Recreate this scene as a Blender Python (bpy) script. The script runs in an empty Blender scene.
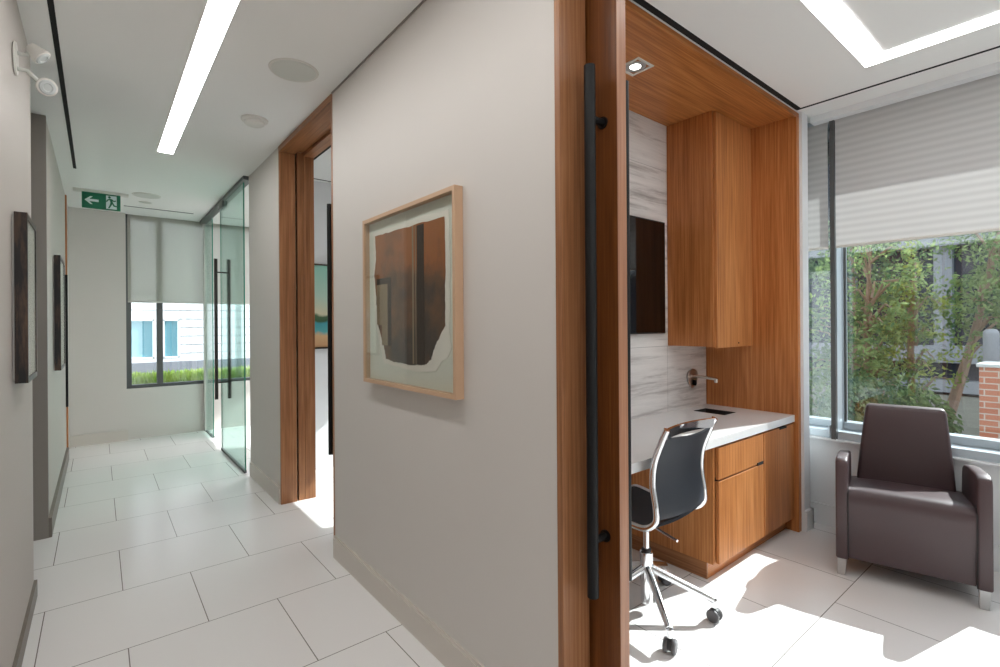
import bpy, bmesh, math, random
from mathutils import Vector, Matrix
random.seed(7)
SC = bpy.context.scene
COL = SC.collection
PI = math.pi
H = 2.807            # ceiling height

# ------------------------------------------------------------------ camera
cam_d = bpy.data.cameras.new('camera'); cam = bpy.data.objects.new('camera', cam_d); COL.objects.link(cam)
yaw, roll = math.atan2(403, 495), -0.0068
Fw = Vector((math.sin(yaw), math.cos(yaw), 0)); Rt = Vector((math.cos(yaw), -math.sin(yaw), 0)); Up = Vector((0, 0, 1))
R2 = Rt*math.cos(roll) + Up*math.sin(roll); U2 = Up*math.cos(roll) - Rt*math.sin(roll)
M = Matrix((R2, U2, -Fw)).transposed().to_4x4(); M.translation = Vector((0, 0, 1.397))
cam.matrix_world = M
cam_d.sensor_width = 36; cam_d.lens = 495*36/1000; cam_d.shift_x = -0.001; cam_d.shift_y = -0.0088; cam_d.clip_start = 0.02
SC.camera = cam

# ------------------------------------------------------------------ world, sun, exposure
world = bpy.data.worlds.new('World'); SC.world = world; world.use_nodes = True
wn = world.node_tree.nodes; wl = world.node_tree.links
bg = wn['Background']
sky = wn.new('ShaderNodeTexSky'); sky.sky_type = 'HOSEK_WILKIE'; sky.turbidity = 3.0; sky.ground_albedo = 0.5
sky.sun_direction = Vector((1.24, -0.30, 1.0)).normalized()
wmix = wn.new('ShaderNodeMixRGB'); wmix.inputs[0].default_value = 0.6; wmix.inputs[2].default_value = (0.93, 0.97, 1.0, 1)
wl.new(sky.outputs[0], wmix.inputs[1]); wl.new(wmix.outputs[0], bg.inputs[0])
bg.inputs[1].default_value = 2.3
sun_d = bpy.data.lights.new('sun', 'SUN'); sun = bpy.data.objects.new('sun', sun_d); COL.objects.link(sun)
sun_d.energy = 6.5; sun_d.angle = math.radians(0.4); sun_d.color = (1.0, 0.985, 0.96)
sun.rotation_mode = 'QUATERNION'
sun.rotation_quaternion = Vector((1.24, -0.30, 1.0)).to_track_quat('Z', 'Y')
sun.location = (8, -2, 6)
SC.view_settings.view_transform = 'Standard'; SC.view_settings.look = 'None'
SC.view_settings.gamma = 1.0; SC.view_settings.use_curve_mapping = False
SC.view_settings.exposure = 0.8
SC.cycles.use_denoising = True
SC.cycles.max_bounces = 10; SC.cycles.diffuse_bounces = 6; SC.cycles.glossy_bounces = 4
SC.cycles.transparent_max_bounces = 24; SC.cycles.transmission_bounces = 6
SC.cycles.caustics_reflective = False; SC.cycles.caustics_refractive = False
SC.cycles.sample_clamp_indirect = 8.0

# ------------------------------------------------------------------ materials
MAT = {}
def srgb(r, g, b):
    def f(c):
        c /= 255.0
        return c/12.92 if c <= 0.04045 else ((c+0.055)/1.055)**2.4
    return (f(r), f(g), f(b), 1)
def newmat(name):
    m = bpy.data.materials.new(name); m.use_nodes = True
    MAT[name] = m
    return m, m.node_tree.nodes, m.node_tree.links, m.node_tree.nodes['Principled BSDF']
def plain(name, col, rough=0.5, metal=0.0, spec=0.5, noise=0.0, nscale=30, bump=0.0):
    m, n, l, p = newmat(name)
    p.inputs['Base Color'].default_value = col; p.inputs['Roughness'].default_value = rough
    p.inputs['Metallic'].default_value = metal; p.inputs['Specular IOR Level'].default_value = spec
    if noise or bump:
        tc = n.new('ShaderNodeTexCoord'); nz = n.new('ShaderNodeTexNoise'); nz.inputs['Scale'].default_value = nscale
        nz.inputs['Detail'].default_value = 6
        l.new(tc.outputs['Object'], nz.inputs['Vector'])
        if noise:
            mx = n.new('ShaderNodeMixRGB'); l.new(nz.outputs['Fac'], mx.inputs[0])
            mx.inputs[1].default_value = tuple(c*(1-noise) for c in col[:3])+(1,)
            mx.inputs[2].default_value = tuple(min(1, c*(1+noise)) for c in col[:3])+(1,)
            l.new(mx.outputs[0], p.inputs['Base Color'])
        if bump:
            bp = n.new('ShaderNodeBump'); bp.inputs['Strength'].default_value = bump; bp.inputs['Distance'].default_value = 0.002
            l.new(nz.outputs['Fac'], bp.inputs['Height']); l.new(bp.outputs[0], p.inputs['Normal'])
    return m
def emit(name, col, s):
    m = bpy.data.materials.new(name); m.use_nodes = True; n = m.node_tree.nodes; n.clear()
    e = n.new('ShaderNodeEmission'); e.inputs[0].default_value = col; e.inputs[1].default_value = s
    o = n.new('ShaderNodeOutputMaterial'); m.node_tree.links.new(e.outputs[0], o.inputs[0]); MAT[name] = m
    return m
def wood(name, axis, dark, mid, light, rough=0.35, seed=0.0, fine=95.0, stretch=0.02):
    """straight grained walnut veneer; axis = long direction of the grain"""
    m, n, l, p = newmat(name)
    tc = n.new('ShaderNodeTexCoord'); mp = n.new('ShaderNodeMapping')
    sc = [1.0, 1.0, 1.0]; sc[axis] = stretch
    mp.inputs['Scale'].default_value = sc; mp.inputs['Location'].default_value = (seed, seed*1.7, seed*0.6)
    l.new(tc.outputs['Object'], mp.inputs['Vector'])
    n1 = n.new('ShaderNodeTexNoise'); n1.inputs['Scale'].default_value = fine; n1.inputs['Detail'].default_value = 5; n1.inputs['Roughness'].default_value = 0.65
    l.new(mp.outputs[0], n1.inputs['Vector'])
    mp2 = n.new('ShaderNodeMapping'); sc2 = [1.0, 1.0, 1.0]; sc2[axis] = 0.14
    mp2.inputs['Scale'].default_value = sc2; mp2.inputs['Location'].default_value = (seed*2, seed, seed)
    l.new(tc.outputs['Object'], mp2.inputs['Vector'])
    n2 = n.new('ShaderNodeTexNoise'); n2.inputs['Scale'].default_value = 2.6; n2.inputs['Detail'].default_value = 1.5; n2.inputs['Distortion'].default_value = 0.3
    l.new(mp2.outputs[0], n2.inputs['Vector'])
    # cathedral rings: sine of the slow noise
    ml = n.new('ShaderNodeMath'); ml.operation = 'MULTIPLY'; ml.inputs[1].default_value = 75; l.new(n2.outputs['Fac'], ml.inputs[0])
    sn = n.new('ShaderNodeMath'); sn.operation = 'SINE'; l.new(ml.outputs[0], sn.inputs[0])
    a = n.new('ShaderNodeMath'); a.operation = 'MULTIPLY_ADD'; a.inputs[1].default_value = 0.035; l.new(sn.outputs[0], a.inputs[0]); l.new(n1.outputs['Fac'], a.inputs[2])
    b = n.new('ShaderNodeMath'); b.operation = 'MULTIPLY_ADD'; b.inputs[1].default_value = 0.45; l.new(n2.outputs['Fac'], b.inputs[0]); l.new(a.outputs[0], b.inputs[2])
    cr = n.new('ShaderNodeValToRGB'); l.new(b.outputs[0], cr.inputs[0])
    e = cr.color_ramp.elements; e[0].position = 0.42; e[0].color = dark; e[1].position = 1.02; e[1].color = light
    k = e.new(0.72); k.color = mid
    l.new(cr.outputs[0], p.inputs['Base Color']); p.inputs['Roughness'].default_value = rough; p.inputs['Specular IOR Level'].default_value = 0.35
    return m

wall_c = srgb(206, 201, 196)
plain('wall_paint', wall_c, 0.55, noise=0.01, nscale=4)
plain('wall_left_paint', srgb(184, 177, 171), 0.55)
plain('wall_white', srgb(228, 230, 232), 0.6)
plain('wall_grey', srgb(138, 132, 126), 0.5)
plain('ceiling_paint', srgb(236, 236, 234), 0.6)
plain('base_paint', srgb(205, 198, 190), 0.4)
plain('base_grey', srgb(120, 112, 104), 0.45)
plain('black_gap', srgb(8, 8, 8), 0.8)
plain('black_metal', srgb(14, 14, 15), 0.5, spec=0.3)
plain('dark_alu', srgb(92, 94, 94), 0.4, metal=0.4)
plain('pale_alu', srgb(192, 203, 210), 0.35, metal=0.25)
plain('chrome', (0.82, 0.83, 0.85, 1), 0.10, metal=1.0)
plain('brushed_steel', (0.52, 0.52, 0.52, 1), 0.32, metal=1.0)
plain('sink_steel', srgb(58, 54, 52), 0.45, metal=0.4)
plain('nickel', (0.72, 0.68, 0.62, 1), 0.22, metal=1.0)
plain('quartz', srgb(226, 226, 226), 0.16, noise=0.015, nscale=80)
plain('leather', srgb(72, 55, 57), 0.42, noise=0.06, nscale=220, bump=0.12)
plain('sling', srgb(38, 42, 50), 0.55, noise=0.08, nscale=260)
plain('rubber', srgb(92, 90, 92), 0.5)
plain('rubber_dark', srgb(45, 44, 46), 0.5)
plain('plastic_white', srgb(214, 212, 206), 0.4)
plain('plastic_grey', srgb(204, 206, 200), 0.6)
plain('lens_clear', srgb(200, 205, 205), 0.15)
plain('maple', srgb(196, 162, 132), 0.5, noise=0.06, nscale=14)
plain('mat_paper', srgb(226, 228, 218), 0.8)
plain('torn_paper', srgb(238, 234, 226), 0.85)
plain('screen', srgb(10, 7, 7), 0.06, spec=0.6)
plain('tv_bezel', srgb(20, 16, 16), 0.3)
plain('sign_green', srgb(20, 116, 84), 0.5)
plain('sign_white', srgb(225, 238, 240), 0.5)
plain('glass_edge', srgb(40, 120, 100), 0.15, spec=0.8)
plain('concrete', srgb(196, 198, 198), 0.8, noise=0.05, nscale=5)
plain('concrete_grey', srgb(140, 142, 148), 0.85, noise=0.06, nscale=3)
plain('facade_dark', srgb(46, 50, 64), 0.7, noise=0.12, nscale=2)
plain('dark_pane', srgb(32, 40, 52), 0.15)
plain('siding', srgb(246, 246, 246), 0.7)
plain('siding_groove', srgb(150, 152, 156), 0.8)
plain('teal_pane', srgb(126, 178, 190), 0.2)
plain('turf', srgb(120, 160, 60), 0.9, noise=0.4, nscale=22, bump=0.6)
plain('soil', srgb(120, 118, 108), 0.95, noise=0.2, nscale=3)
plain('bark', srgb(146, 122, 106), 0.9, noise=0.3, nscale=18, bump=0.5)
emit('light_diffuser', (1.0, 0.99, 0.97, 1), 11.0)
emit('side_room_fill', (1.0, 0.98, 0.96, 1), 60.0)  # strong glow for the strip added out of view in the glass-doored room
emit('office_diffuser', (1.0, 1.0, 1.0, 1), 6.0)
emit('lamp_glow', (1.0, 0.97, 0.9, 1), 9.0)

wood('wood_v', 2, srgb(132, 76, 36), srgb(178, 112, 62), srgb(206, 142, 88), seed=0.0)
wood('wood_v2', 2, srgb(136, 80, 40), srgb(184, 120, 70), srgb(214, 152, 98), seed=3.1)
wood('wood_x', 0, srgb(132, 74, 34), srgb(180, 114, 62), srgb(208, 146, 92), seed=5.7)
wood('wood_trim', 2, srgb(116, 74, 44), srgb(150, 101, 66), srgb(178, 128, 90), seed=3.9)
wood('wood_y', 1, srgb(120, 78, 48), srgb(156, 106, 70), srgb(184, 134, 96), seed=1.3)
wood('wood_door', 2, srgb(82, 44, 18), srgb(110, 63, 28), srgb(140, 88, 46), seed=8.3)
wood('wood_edge', 2, srgb(146, 98, 70), srgb(170, 120, 90), srgb(190, 142, 110), seed=2.2)
wood('frame_dark', 2, srgb(8, 6, 5), srgb(24, 17, 13), srgb(92, 66, 48), seed=4.4, fine=35, stretch=0.15)

def floor_mat():
    m, n, l, p = newmat('floor_tile')
    tc = n.new('ShaderNodeTexCoord'); mp = n.new('ShaderNodeMapping')
    mp.inputs['Location'].default_value = (-0.095+0.611*4.5, -0.87+0.61*8, 0)
    l.new(tc.outputs['Object'], mp.inputs['Vector'])
    br = n.new('ShaderNodeTexBrick'); l.new(mp.outputs[0], br.inputs['Vector'])
    br.offset = 0.5; br.offset_frequency = 2; br.squash = 1.0
    br.inputs['Scale'].default_value = 1.0; br.inputs['Brick Width'].default_value = 0.611; br.inputs['Row Height'].default_value = 0.61
    br.inputs['Mortar Size'].default_value = 0.0022; br.inputs['Mortar Smooth'].default_value = 0.1
    br.inputs['Color1'].default_value = srgb(230, 228, 227); br.inputs['Color2'].default_value = srgb(233, 231, 230)
    br.inputs['Mortar'].default_value = srgb(128, 124, 120); br.inputs['Bias'].default_value = 0
    l.new(br.outputs['Color'], p.inputs['Base Color']); p.inputs['Roughness'].default_value = 0.22; p.inputs['Specular IOR Level'].default_value = 0.4
floor_mat()

def stone_mat():
    m, n, l, p = newmat('travertine')
    tc = n.new('ShaderNodeTexCoord'); mp = n.new('ShaderNodeMapping'); mp.inputs['Scale'].default_value = (0.8, 0.8, 11.0)
    l.new(tc.outputs['Object'], mp.inputs['Vector'])
    # shift the veins from slab to slab
    n1 = n.new('ShaderNodeTexNoise'); n1.inputs['Scale'].default_value = 1.5; n1.inputs['Detail'].default_value = 9; n1.inputs['Roughness'].default_value = 0.70; n1.inputs['Distortion'].default_value = 0.25
    l.new(mp.outputs[0], n1.inputs['Vector'])
    cr = n.new('ShaderNodeValToRGB'); l.new(n1.outputs['Fac'], cr.inputs[0]); e = cr.color_ramp.elements
    e[0].position = 0.30; e[0].color = srgb(150, 143, 140); e[1].position = 0.62; e[1].color = srgb(228, 224, 221)
    k = e.new(0.42); k.color = srgb(192, 186, 183); k = e.new(0.49); k.color = srgb(216, 212, 209)
    sep = n.new('ShaderNodeSeparateXYZ'); l.new(tc.outputs['Object'], sep.inputs[0])
    cb = n.new('ShaderNodeCombineXYZ'); l.new(sep.outputs['X'], cb.inputs['X']); l.new(sep.outputs['Z'], cb.inputs['Y'])
    mp2 = n.new('ShaderNodeMapping'); mp2.inputs['Location'].default_value = (0.0, -0.02, 0); l.new(cb.outputs[0], mp2.inputs['Vector'])
    br = n.new('ShaderNodeTexBrick'); l.new(mp2.outputs[0], br.inputs['Vector']); br.offset = 0.5
    br.inputs['Scale'].default_value = 1; br.inputs['Brick Width'].default_value = 1.03; br.inputs['Row Height'].default_value = 0.61
    br.inputs['Mortar Size'].default_value = 0.0018; br.inputs['Color1'].default_value = (1, 1, 1, 1); br.inputs['Color2'].default_value = (.94, .94, .94, 1); br.inputs['Mortar'].default_value = (.55, .55, .55, 1)
    mx = n.new('ShaderNodeMixRGB'); mx.blend_type = 'MULTIPLY'; mx.inputs[0].default_value = 1
    l.new(cr.outputs[0], mx.inputs[1]); l.new(br.outputs['Color'], mx.inputs[2]); l.new(mx.outputs[0], p.inputs['Base Color'])
    p.inputs['Roughness'].default_value = 0.35
stone_mat()

def brick_mat():
    m, n, l, p = newmat('brick')
    tc = n.new('ShaderNodeTexCoord'); sep = n.new('ShaderNodeSeparateXYZ'); l.new(tc.outputs['Object'], sep.inputs[0])
    ad = n.new('ShaderNodeMath'); ad.operation = 'ADD'; l.new(sep.outputs['X'], ad.inputs[0]); l.new(sep.outputs['Y'], ad.inputs[1])
    cb = n.new('ShaderNodeCombineXYZ'); l.new(ad.outputs[0], cb.inputs['X']); l.new(sep.outputs['Z'], cb.inputs['Y'])
    br = n.new('ShaderNodeTexBrick'); l.new(cb.outputs[0], br.inputs['Vector'])
    br.inputs['Scale'].default_value = 1; br.inputs['Brick Width'].default_value = 0.21; br.inputs['Row Height'].default_value = 0.062
    br.inputs['Mortar Size'].default_value = 0.006; br.inputs['Color1'].default_value = srgb(190, 122, 96); br.inputs['Color2'].default_value = srgb(176, 106, 82); br.inputs['Mortar'].default_value = srgb(196, 184, 174)
    l.new(br.outputs['Color'], p.inputs['Base Color']); p.inputs['Roughness'].default_value = 0.85
brick_mat()

def glass(name, tint, gloss=0.06, rough=0.0):
    m = bpy.data.materials.new(name); m.use_nodes = True; n = m.node_tree.nodes; l = m.node_tree.links; n.clear()
    t = n.new('ShaderNodeBsdfTransparent'); t.inputs[0].default_value = tint
    g = n.new('ShaderNodeBsdfGlossy'); g.inputs['Roughness'].default_value = rough
    fr = n.new('ShaderNodeLayerWeight'); fr.inputs['Blend'].default_value = 0.5
    pw = n.new('ShaderNodeMath'); pw.operation = 'POWER'; pw.inputs[1].default_value = 3.5; l.new(fr.outputs['Facing'], pw.inputs[0])
    ma = n.new('ShaderNodeMath'); ma.operation = 'MULTIPLY_ADD'; ma.inputs[1].default_value = 0.55; ma.inputs[2].default_value = gloss; l.new(pw.outputs[0], ma.inputs[0])
    mx = n.new('ShaderNodeMixShader'); l.new(ma.outputs[0], mx.inputs[0]); l.new(t.outputs[0], mx.inputs[1]); l.new(g.outputs[0], mx.inputs[2])
    o = n.new('ShaderNodeOutputMaterial'); l.new(mx.outputs[0], o.inputs[0]); MAT[name] = m
glass('window_glass', (0.92, 0.96, 0.97, 1), 0.10)
glass('door_glass', (0.82, 0.95, 0.915, 1), 0.06)
glass('picture_glass', (0.98, 0.99, 0.98, 1), 0.035)

def blind_mat(name, base, transp, transl, stripes):
    m = bpy.data.materials.new(name); m.use_nodes = True; n = m.node_tree.nodes; l = m.node_tree.links; n.clear()
    tc = n.new('ShaderNodeTexCoord'); sep = n.new('ShaderNodeSeparateXYZ'); l.new(tc.outputs['Object'], sep.inputs[0])
    k = n.new('ShaderNodeMath'); k.operation = 'MULTIPLY'; k.inputs[1].default_value = 2*PI/0.045; l.new(sep.outputs['Z'], k.inputs[0])
    s = n.new('ShaderNodeMath'); s.operation = 'SINE'; l.new(k.outputs[0], s.inputs[0])
    ma = n.new('ShaderNodeMath'); ma.operation = 'MULTIPLY_ADD'; ma.inputs[1].default_value = stripes; ma.inputs[2].default_value = 1-stripes; l.new(s.outputs[0], ma.inputs[0])  # fine horizontal stripes, darker and lighter in the fabric colour
    mc = n.new('ShaderNodeMixRGB'); mc.blend_type = 'MULTIPLY'; mc.inputs[0].default_value = 1; mc.inputs[1].default_value = base; l.new(ma.outputs[0], mc.inputs[2])
    d = n.new('ShaderNodeBsdfDiffuse'); l.new(mc.outputs[0], d.inputs[0])
    tl = n.new('ShaderNodeBsdfTranslucent'); l.new(mc.outputs[0], tl.inputs[0])
    tr = n.new('ShaderNodeBsdfTransparent'); tr.inputs[0].default_value = (1, 1, 1, 1)
    m1 = n.new('ShaderNodeMixShader'); m1.inputs[0].default_value = transl; l.new(d.outputs[0], m1.inputs[1]); l.new(tl.outputs[0], m1.inputs[2])
    m2 = n.new('ShaderNodeMixShader'); m2.inputs[0].default_value = transp; l.new(m1.outputs[0], m2.inputs[1]); l.new(tr.outputs[0], m2.inputs[2])
    o = n.new('ShaderNodeOutputMaterial'); l.new(m2.outputs[0], o.inputs[0]); MAT[name] = m
blind_mat('blind_striped', srgb(222, 221, 220), 0.07, 0.36, 0.06)
blind_mat('blind_screen', srgb(206, 204, 196), 0.24, 0.40, 0.0)

def leaf_mat(name, a, b):
    m = bpy.data.materials.new(name); m.use_nodes = True; n = m.node_tree.nodes; l = m.node_tree.links; n.clear()
    tc = n.new('ShaderNodeTexCoord'); nz = n.new('ShaderNodeTexNoise'); nz.inputs['Scale'].default_value = 5; nz.inputs['Detail'].default_value = 4
    l.new(tc.outputs['Object'], nz.inputs['Vector'])
    cr = n.new('ShaderNodeValToRGB'); l.new(nz.outputs['Fac'], cr.inputs[0]); cr.color_ramp.elements[0].position = .35; cr.color_ramp.elements[1].position = .65
    cr.color_ramp.elements[0].color = a; cr.color_ramp.elements[1].color = b
    d = n.new('ShaderNodeBsdfDiffuse'); t = n.new('ShaderNodeBsdfTranslucent'); l.new(cr.outputs[0], d.inputs[0]); l.new(cr.outputs[0], t.inputs[0])
    mx = n.new('ShaderNodeMixShader'); mx.inputs[0].default_value = 0.4; l.new(d.outputs[0], mx.inputs[1]); l.new(t.outputs[0], mx.inputs[2])
    o = n.new('ShaderNodeOutputMaterial'); l.new(mx.outputs[0], o.inputs[0]); MAT[name] = m
leaf_mat('leaves_a', srgb(88, 116, 82), srgb(156, 174, 118))
leaf_mat('leaves_b', srgb(80, 108, 88), srgb(142, 160, 122))
leaf_mat('leaves_c', srgb(104, 124, 74), srgb(170, 178, 104))

def art_mat():
    m, n, l, p = newmat('rust_print')
    tc = n.new('ShaderNodeTexCoord'); nz = n.new('ShaderNodeTexNoise'); nz.inputs['Scale'].default_value = 3.0; nz.inputs['Detail'].default_value = 8; nz.inputs['Roughness'].default_value = 0.6
    l.new(tc.outputs['Object'], nz.inputs['Vector'])
    sep = n.new('ShaderNodeSeparateXYZ'); l.new(tc.outputs['Object'], sep.inputs[0])
    g = n.new('ShaderNodeMapRange'); g.inputs['From Min'].default_value = 0.11; g.inputs['From Max'].default_value = 0.61; g.inputs['To Min'].default_value = -0.22; g.inputs['To Max'].default_value = 0.07
    l.new(sep.outputs['Z'], g.inputs['Value'])
    ad = n.new('ShaderNodeMath'); l.new(nz.outputs['Fac'], ad.inputs[0]); l.new(g.outputs[0], ad.inputs[1])
    cr = n.new('ShaderNodeValToRGB'); l.new(ad.outputs[0], cr.inputs[0]); e = cr.color_ramp.elements
    e[0].position = 0.30; e[0].color = srgb(72, 62, 56); e[1].position = 0.68; e[1].color = srgb(158, 102, 58)
    k = e.new(0.42); k.color = srgb(112, 80, 58); k = e.new(0.54); k.color = srgb(160, 98, 54)
    l.new(cr.outputs[0], p.inputs['Base Color']); p.inputs['Roughness'].default_value = 0.7
art_mat()
def beach_mat():
    m, n, l, p = newmat('beach_paint')
    tc = n.new('ShaderNodeTexCoord'); sep = n.new('ShaderNodeSeparateXYZ'); l.new(tc.outputs['Object'], sep.inputs[0])
    nz = n.new('ShaderNodeTexNoise'); nz.inputs['Scale'].default_value = 9; l.new(tc.outputs['Object'], nz.inputs['Vector'])
    ma = n.new('ShaderNodeMath'); ma.operation = 'MULTIPLY_ADD'; ma.inputs[1].default_value = 0.09; l.new(nz.outputs['Fac'], ma.inputs[0]); l.new(sep.outputs['Z'], ma.inputs[2])
    mr = n.new('ShaderNodeMapRange'); mr.inputs['From Min'].default_value = 0.04; mr.inputs['From Max'].default_value = 0.87; l.new(ma.outputs[0], mr.inputs['Value'])
    cr = n.new('ShaderNodeValToRGB'); l.new(mr.outputs[0], cr.inputs[0]); e = cr.color_ramp.elements
    e[0].position = 0; e[0].color = srgb(196, 150, 108); e[1].position = 1; e[1].color = srgb(140, 196, 180)
    for q, c in ((.16, (206, 168, 124)), (.20, (86, 164, 168)), (.30, (64, 150, 160)), (.33, (58, 92, 60)), (.38, (70, 100, 70)), (.41, (214, 206, 176)), (.62, (178, 206, 190))):
        k = e.new(q); k.color = srgb(*c)
    l.new(cr.outputs[0], p.inputs['Base Color'])
beach_mat()

# ------------------------------------------------------------------ helpers
def box(bm, x0, x1, y0, y1, z0, z1, bevel=0.0, seg=2):
    vs = [bm.verts.new((x, y, z)) for x in (x0, x1) for y in (y0, y1) for z in (z0, z1)]
    idx = [(0, 1, 3, 2), (4, 6, 7, 5), (0, 4, 5, 1), (2, 3, 7, 6), (0, 2, 6, 4), (1, 5, 7, 3)]
    fs = [bm.faces.new([vs[i] for i in f]) for f in idx]
    if bevel:
        es = list({e for f in fs for e in f.edges})
        bmesh.ops.bevel(bm, geom=es, offset=bevel, segments=seg, profile=0.5, affect='EDGES')
    return bm
def B(*boxes, bevel=0.0):
    bm = bmesh.new()
    for b in boxes: box(bm, *b, bevel=bevel)
    return bm
def prism(bm, poly, axis, a, b, bevel=0.0, seg=3):
    """poly: 2-D outline in the plane across axis (0:x -> (y,z), 1:y -> (x,z), 2:z -> (x,y)), extruded from a to b"""
    def P(p, t):
        return (t, p[0], p[1]) if axis == 0 else ((p[0], t, p[1]) if axis == 1 else (p[0], p[1], t))
    v0 = [bm.verts.new(P(p, a)) for p in poly]; v1 = [bm.verts.new(P(p, b)) for p in poly]
    n = len(poly); fs = [bm.faces.new(v0), bm.faces.new(v1[::-1])]
    for i in range(n): fs.append(bm.faces.new((v0[i], v1[i], v1[(i+1) % n], v0[(i+1) % n])))
    bmesh.ops.recalc_face_normals(bm, faces=fs)
    if bevel:
        es = list({e for f in fs for e in f.edges if len(e.link_faces) == 2 and e.calc_face_angle(0) > 0.6})
        bmesh.ops.bevel(bm, geom=es, offset=bevel, segments=seg, profile=0.5, affect='EDGES')
    return bm
def cyl(bm, c, r, h, axis=2, n=32, r2=None):
    """solid cylinder from c along +axis by h"""
    r2 = r if r2 is None else r2
    rings = []
    for t, rr in ((0, r), (h, r2)):
        ring = []
        for i in range(n):
            a = 2*PI*i/n; u, v = rr*math.cos(a), rr*math.sin(a)
            p = (u, v, t) if axis == 2 else ((t, u, v) if axis == 0 else (v, t, u))
            ring.append(bm.verts.new((c[0]+p[0], c[1]+p[1], c[2]+p[2])))
        rings.append(ring)
    bm.faces.new(rings[0][::-1]); bm.faces.new(rings[1])
    for i in range(n): bm.faces.new((rings[0][i], rings[0][(i+1) % n], rings[1][(i+1) % n], rings[1][i]))
    return bm
def lathe(bm, prof, c=(0, 0, 0), n=40, Mx=None):
    rings = []
    for r, z in prof:
        rings.append([bm.verts.new((max(r, 1e-4)*math.cos(2*PI*i/n), max(r, 1e-4)*math.sin(2*PI*i/n), z)) for i in range(n)])
    for a, b in zip(rings, rings[1:]):
        for i in range(n): bm.faces.new((a[i], a[(i+1) % n], b[(i+1) % n], b[i]))
    bm.faces.new(rings[0][::-1]); bm.faces.new(rings[-1])
    Mx = (Matrix.Translation(c) @ (Mx or Matrix.Identity(4)))
    bmesh.ops.transform(bm, matrix=Mx, verts=[v for r in rings for v in r])
    return bm
def tube(bm, pts, r, n=12, rs=None, flat=1.0):
    pts = [Vector(p) for p in pts]; rings = []
    up = None
    for i, p in enumerate(pts):
        d = (pts[min(i+1, len(pts)-1)] - pts[max(i-1, 0)]).normalized()
        if up is None:
            up = Vector((0, 0, 1)) if abs(d.z) < 0.9 else Vector((1, 0, 0))
        s = d.cross(up).normalized(); up = s.cross(d).normalized()
        rr = rs[i] if rs else r
        rings.append([bm.verts.new(p + s*rr*math.cos(2*PI*k/n) + up*rr*flat*math.sin(2*PI*k/n)) for k in range(n)])
    for a, b in zip(rings, rings[1:]):
        for k in range(n): bm.faces.new((a[k], a[(k+1) % n], b[(k+1) % n], b[k]))
    bm.faces.new(rings[0][::-1]); bm.faces.new(rings[-1])
    return bm
def smooth_path(pts, k=8):
    """Catmull-Rom"""
    P = [Vector(p) for p in pts]; P = [2*P[0]-P[1]] + P + [2*P[-1]-P[-2]]; out = []
    for i in range(1, len(P)-2):
        for j in range(k):
            t = j/k; a, b, c, d = P[i-1], P[i], P[i+1], P[i+2]
            out.append(0.5*((2*b)+(c-a)*t+(2*a-5*b+4*c-d)*t*t+(3*b-3*c+d-a)*t**3))
    out.append(P[-2]); return out
def mk(name, bm, mat, parent=None, smooth=True, local=False, angle=35):
    bmesh.ops.recalc_face_normals(bm, faces=bm.faces[:])
    me = bpy.data.meshes.new(name); bm.to_mesh(me); bm.free()
    if parent is not None and not local:
        off = parent_loc(parent); me.transform(Matrix.Translation(-off))
    me.materials.append(MAT[mat] if isinstance(mat, str) else mat)
    if smooth:
        me.shade_smooth() if hasattr(me, 'shade_smooth') else None
        me.set_sharp_from_angle(angle=math.radians(angle))
    else:
        me.shade_flat() if hasattr(me, 'shade_flat') else None
    o = bpy.data.objects.new(name, me); COL.objects.link(o); o.parent = parent
    return o
def parent_loc(p):
    v = Vector((0, 0, 0))
    while p is not None: v += p.location; p = p.parent
    return v
def thing(name, label, cat, loc=(0, 0, 0), rz=0.0, group=None):
    o = bpy.data.objects.new(name, None); COL.objects.link(o); o.location = loc; o.rotation_euler = (0, 0, rz)
    o.empty_display_size = 0.1; o['label'] = label; o['category'] = cat
    if group: o['group'] = group
    return o
def tag(o, label, cat, group=None, kind=None):
    o['label'] = label; o['category'] = cat
    if group: o['group'] = group
    if kind: o['kind'] = kind
    return o
def struct(name, bm, mat, label, cat, parent=None):
    o = mk(name, bm, mat, parent, smooth=False)
    if parent is None: o['kind'] = 'structure'; o['label'] = label; o['category'] = cat
    return o

# ================================================================== SHELL
XR, XI = 1.106, 1.37          # corridor side and room side of the long wall
struct('floor', B((-1.5, 4.12, -3.4, 7.95, -0.15, 0.0)), 'floor_tile', 'pale grey porcelain tile floor in half-offset square tiles', 'floor')
struct('ceiling', B((-1.5, 4.12, -3.4, 7.95, H, H+0.2)), 'ceiling_paint', 'white painted flat ceiling over corridor and rooms', 'ceiling')
# long corridor wall (with pockets for the sliding leaves)
def pocket_wall(name, y0, y1, label):
    return struct(name, B((XR, XR+0.117, y0, y1, 0, H), (1.292, XI, y0, y1, 0, H)), 'wall_paint', label, 'wall')
pocket_wall('wall_middle', 1.083, 2.962, 'pale grey-beige corridor wall carrying the framed torn-paper print')
pocket_wall('wall_right', -3.2, -0.05, 'corridor wall nearest the camera on the right, before the office doorway')
pocket_wall('wall_right', 4.115, 5.10, 'short corridor wall between wooden doorway and glass door')
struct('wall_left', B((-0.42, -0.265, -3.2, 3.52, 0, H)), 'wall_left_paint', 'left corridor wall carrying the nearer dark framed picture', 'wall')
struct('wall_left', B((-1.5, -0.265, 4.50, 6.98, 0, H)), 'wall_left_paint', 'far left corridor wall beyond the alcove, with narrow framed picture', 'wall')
struct('wall_left', B((-1.5, -0.265, 7.07, 7.66, 0, H)), 'wall_paint', 'last bit of left corridor wall beyond the wooden strip', 'wall')
struct('wall_alcove', B((-1.5, -1.35, 3.3, 4.50, 0, H), (-1.35, -0.42, 3.37, 3.52, 0, H)), 'wall_grey', 'grey back and side of the alcove in the left wall', 'wall')
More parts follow.
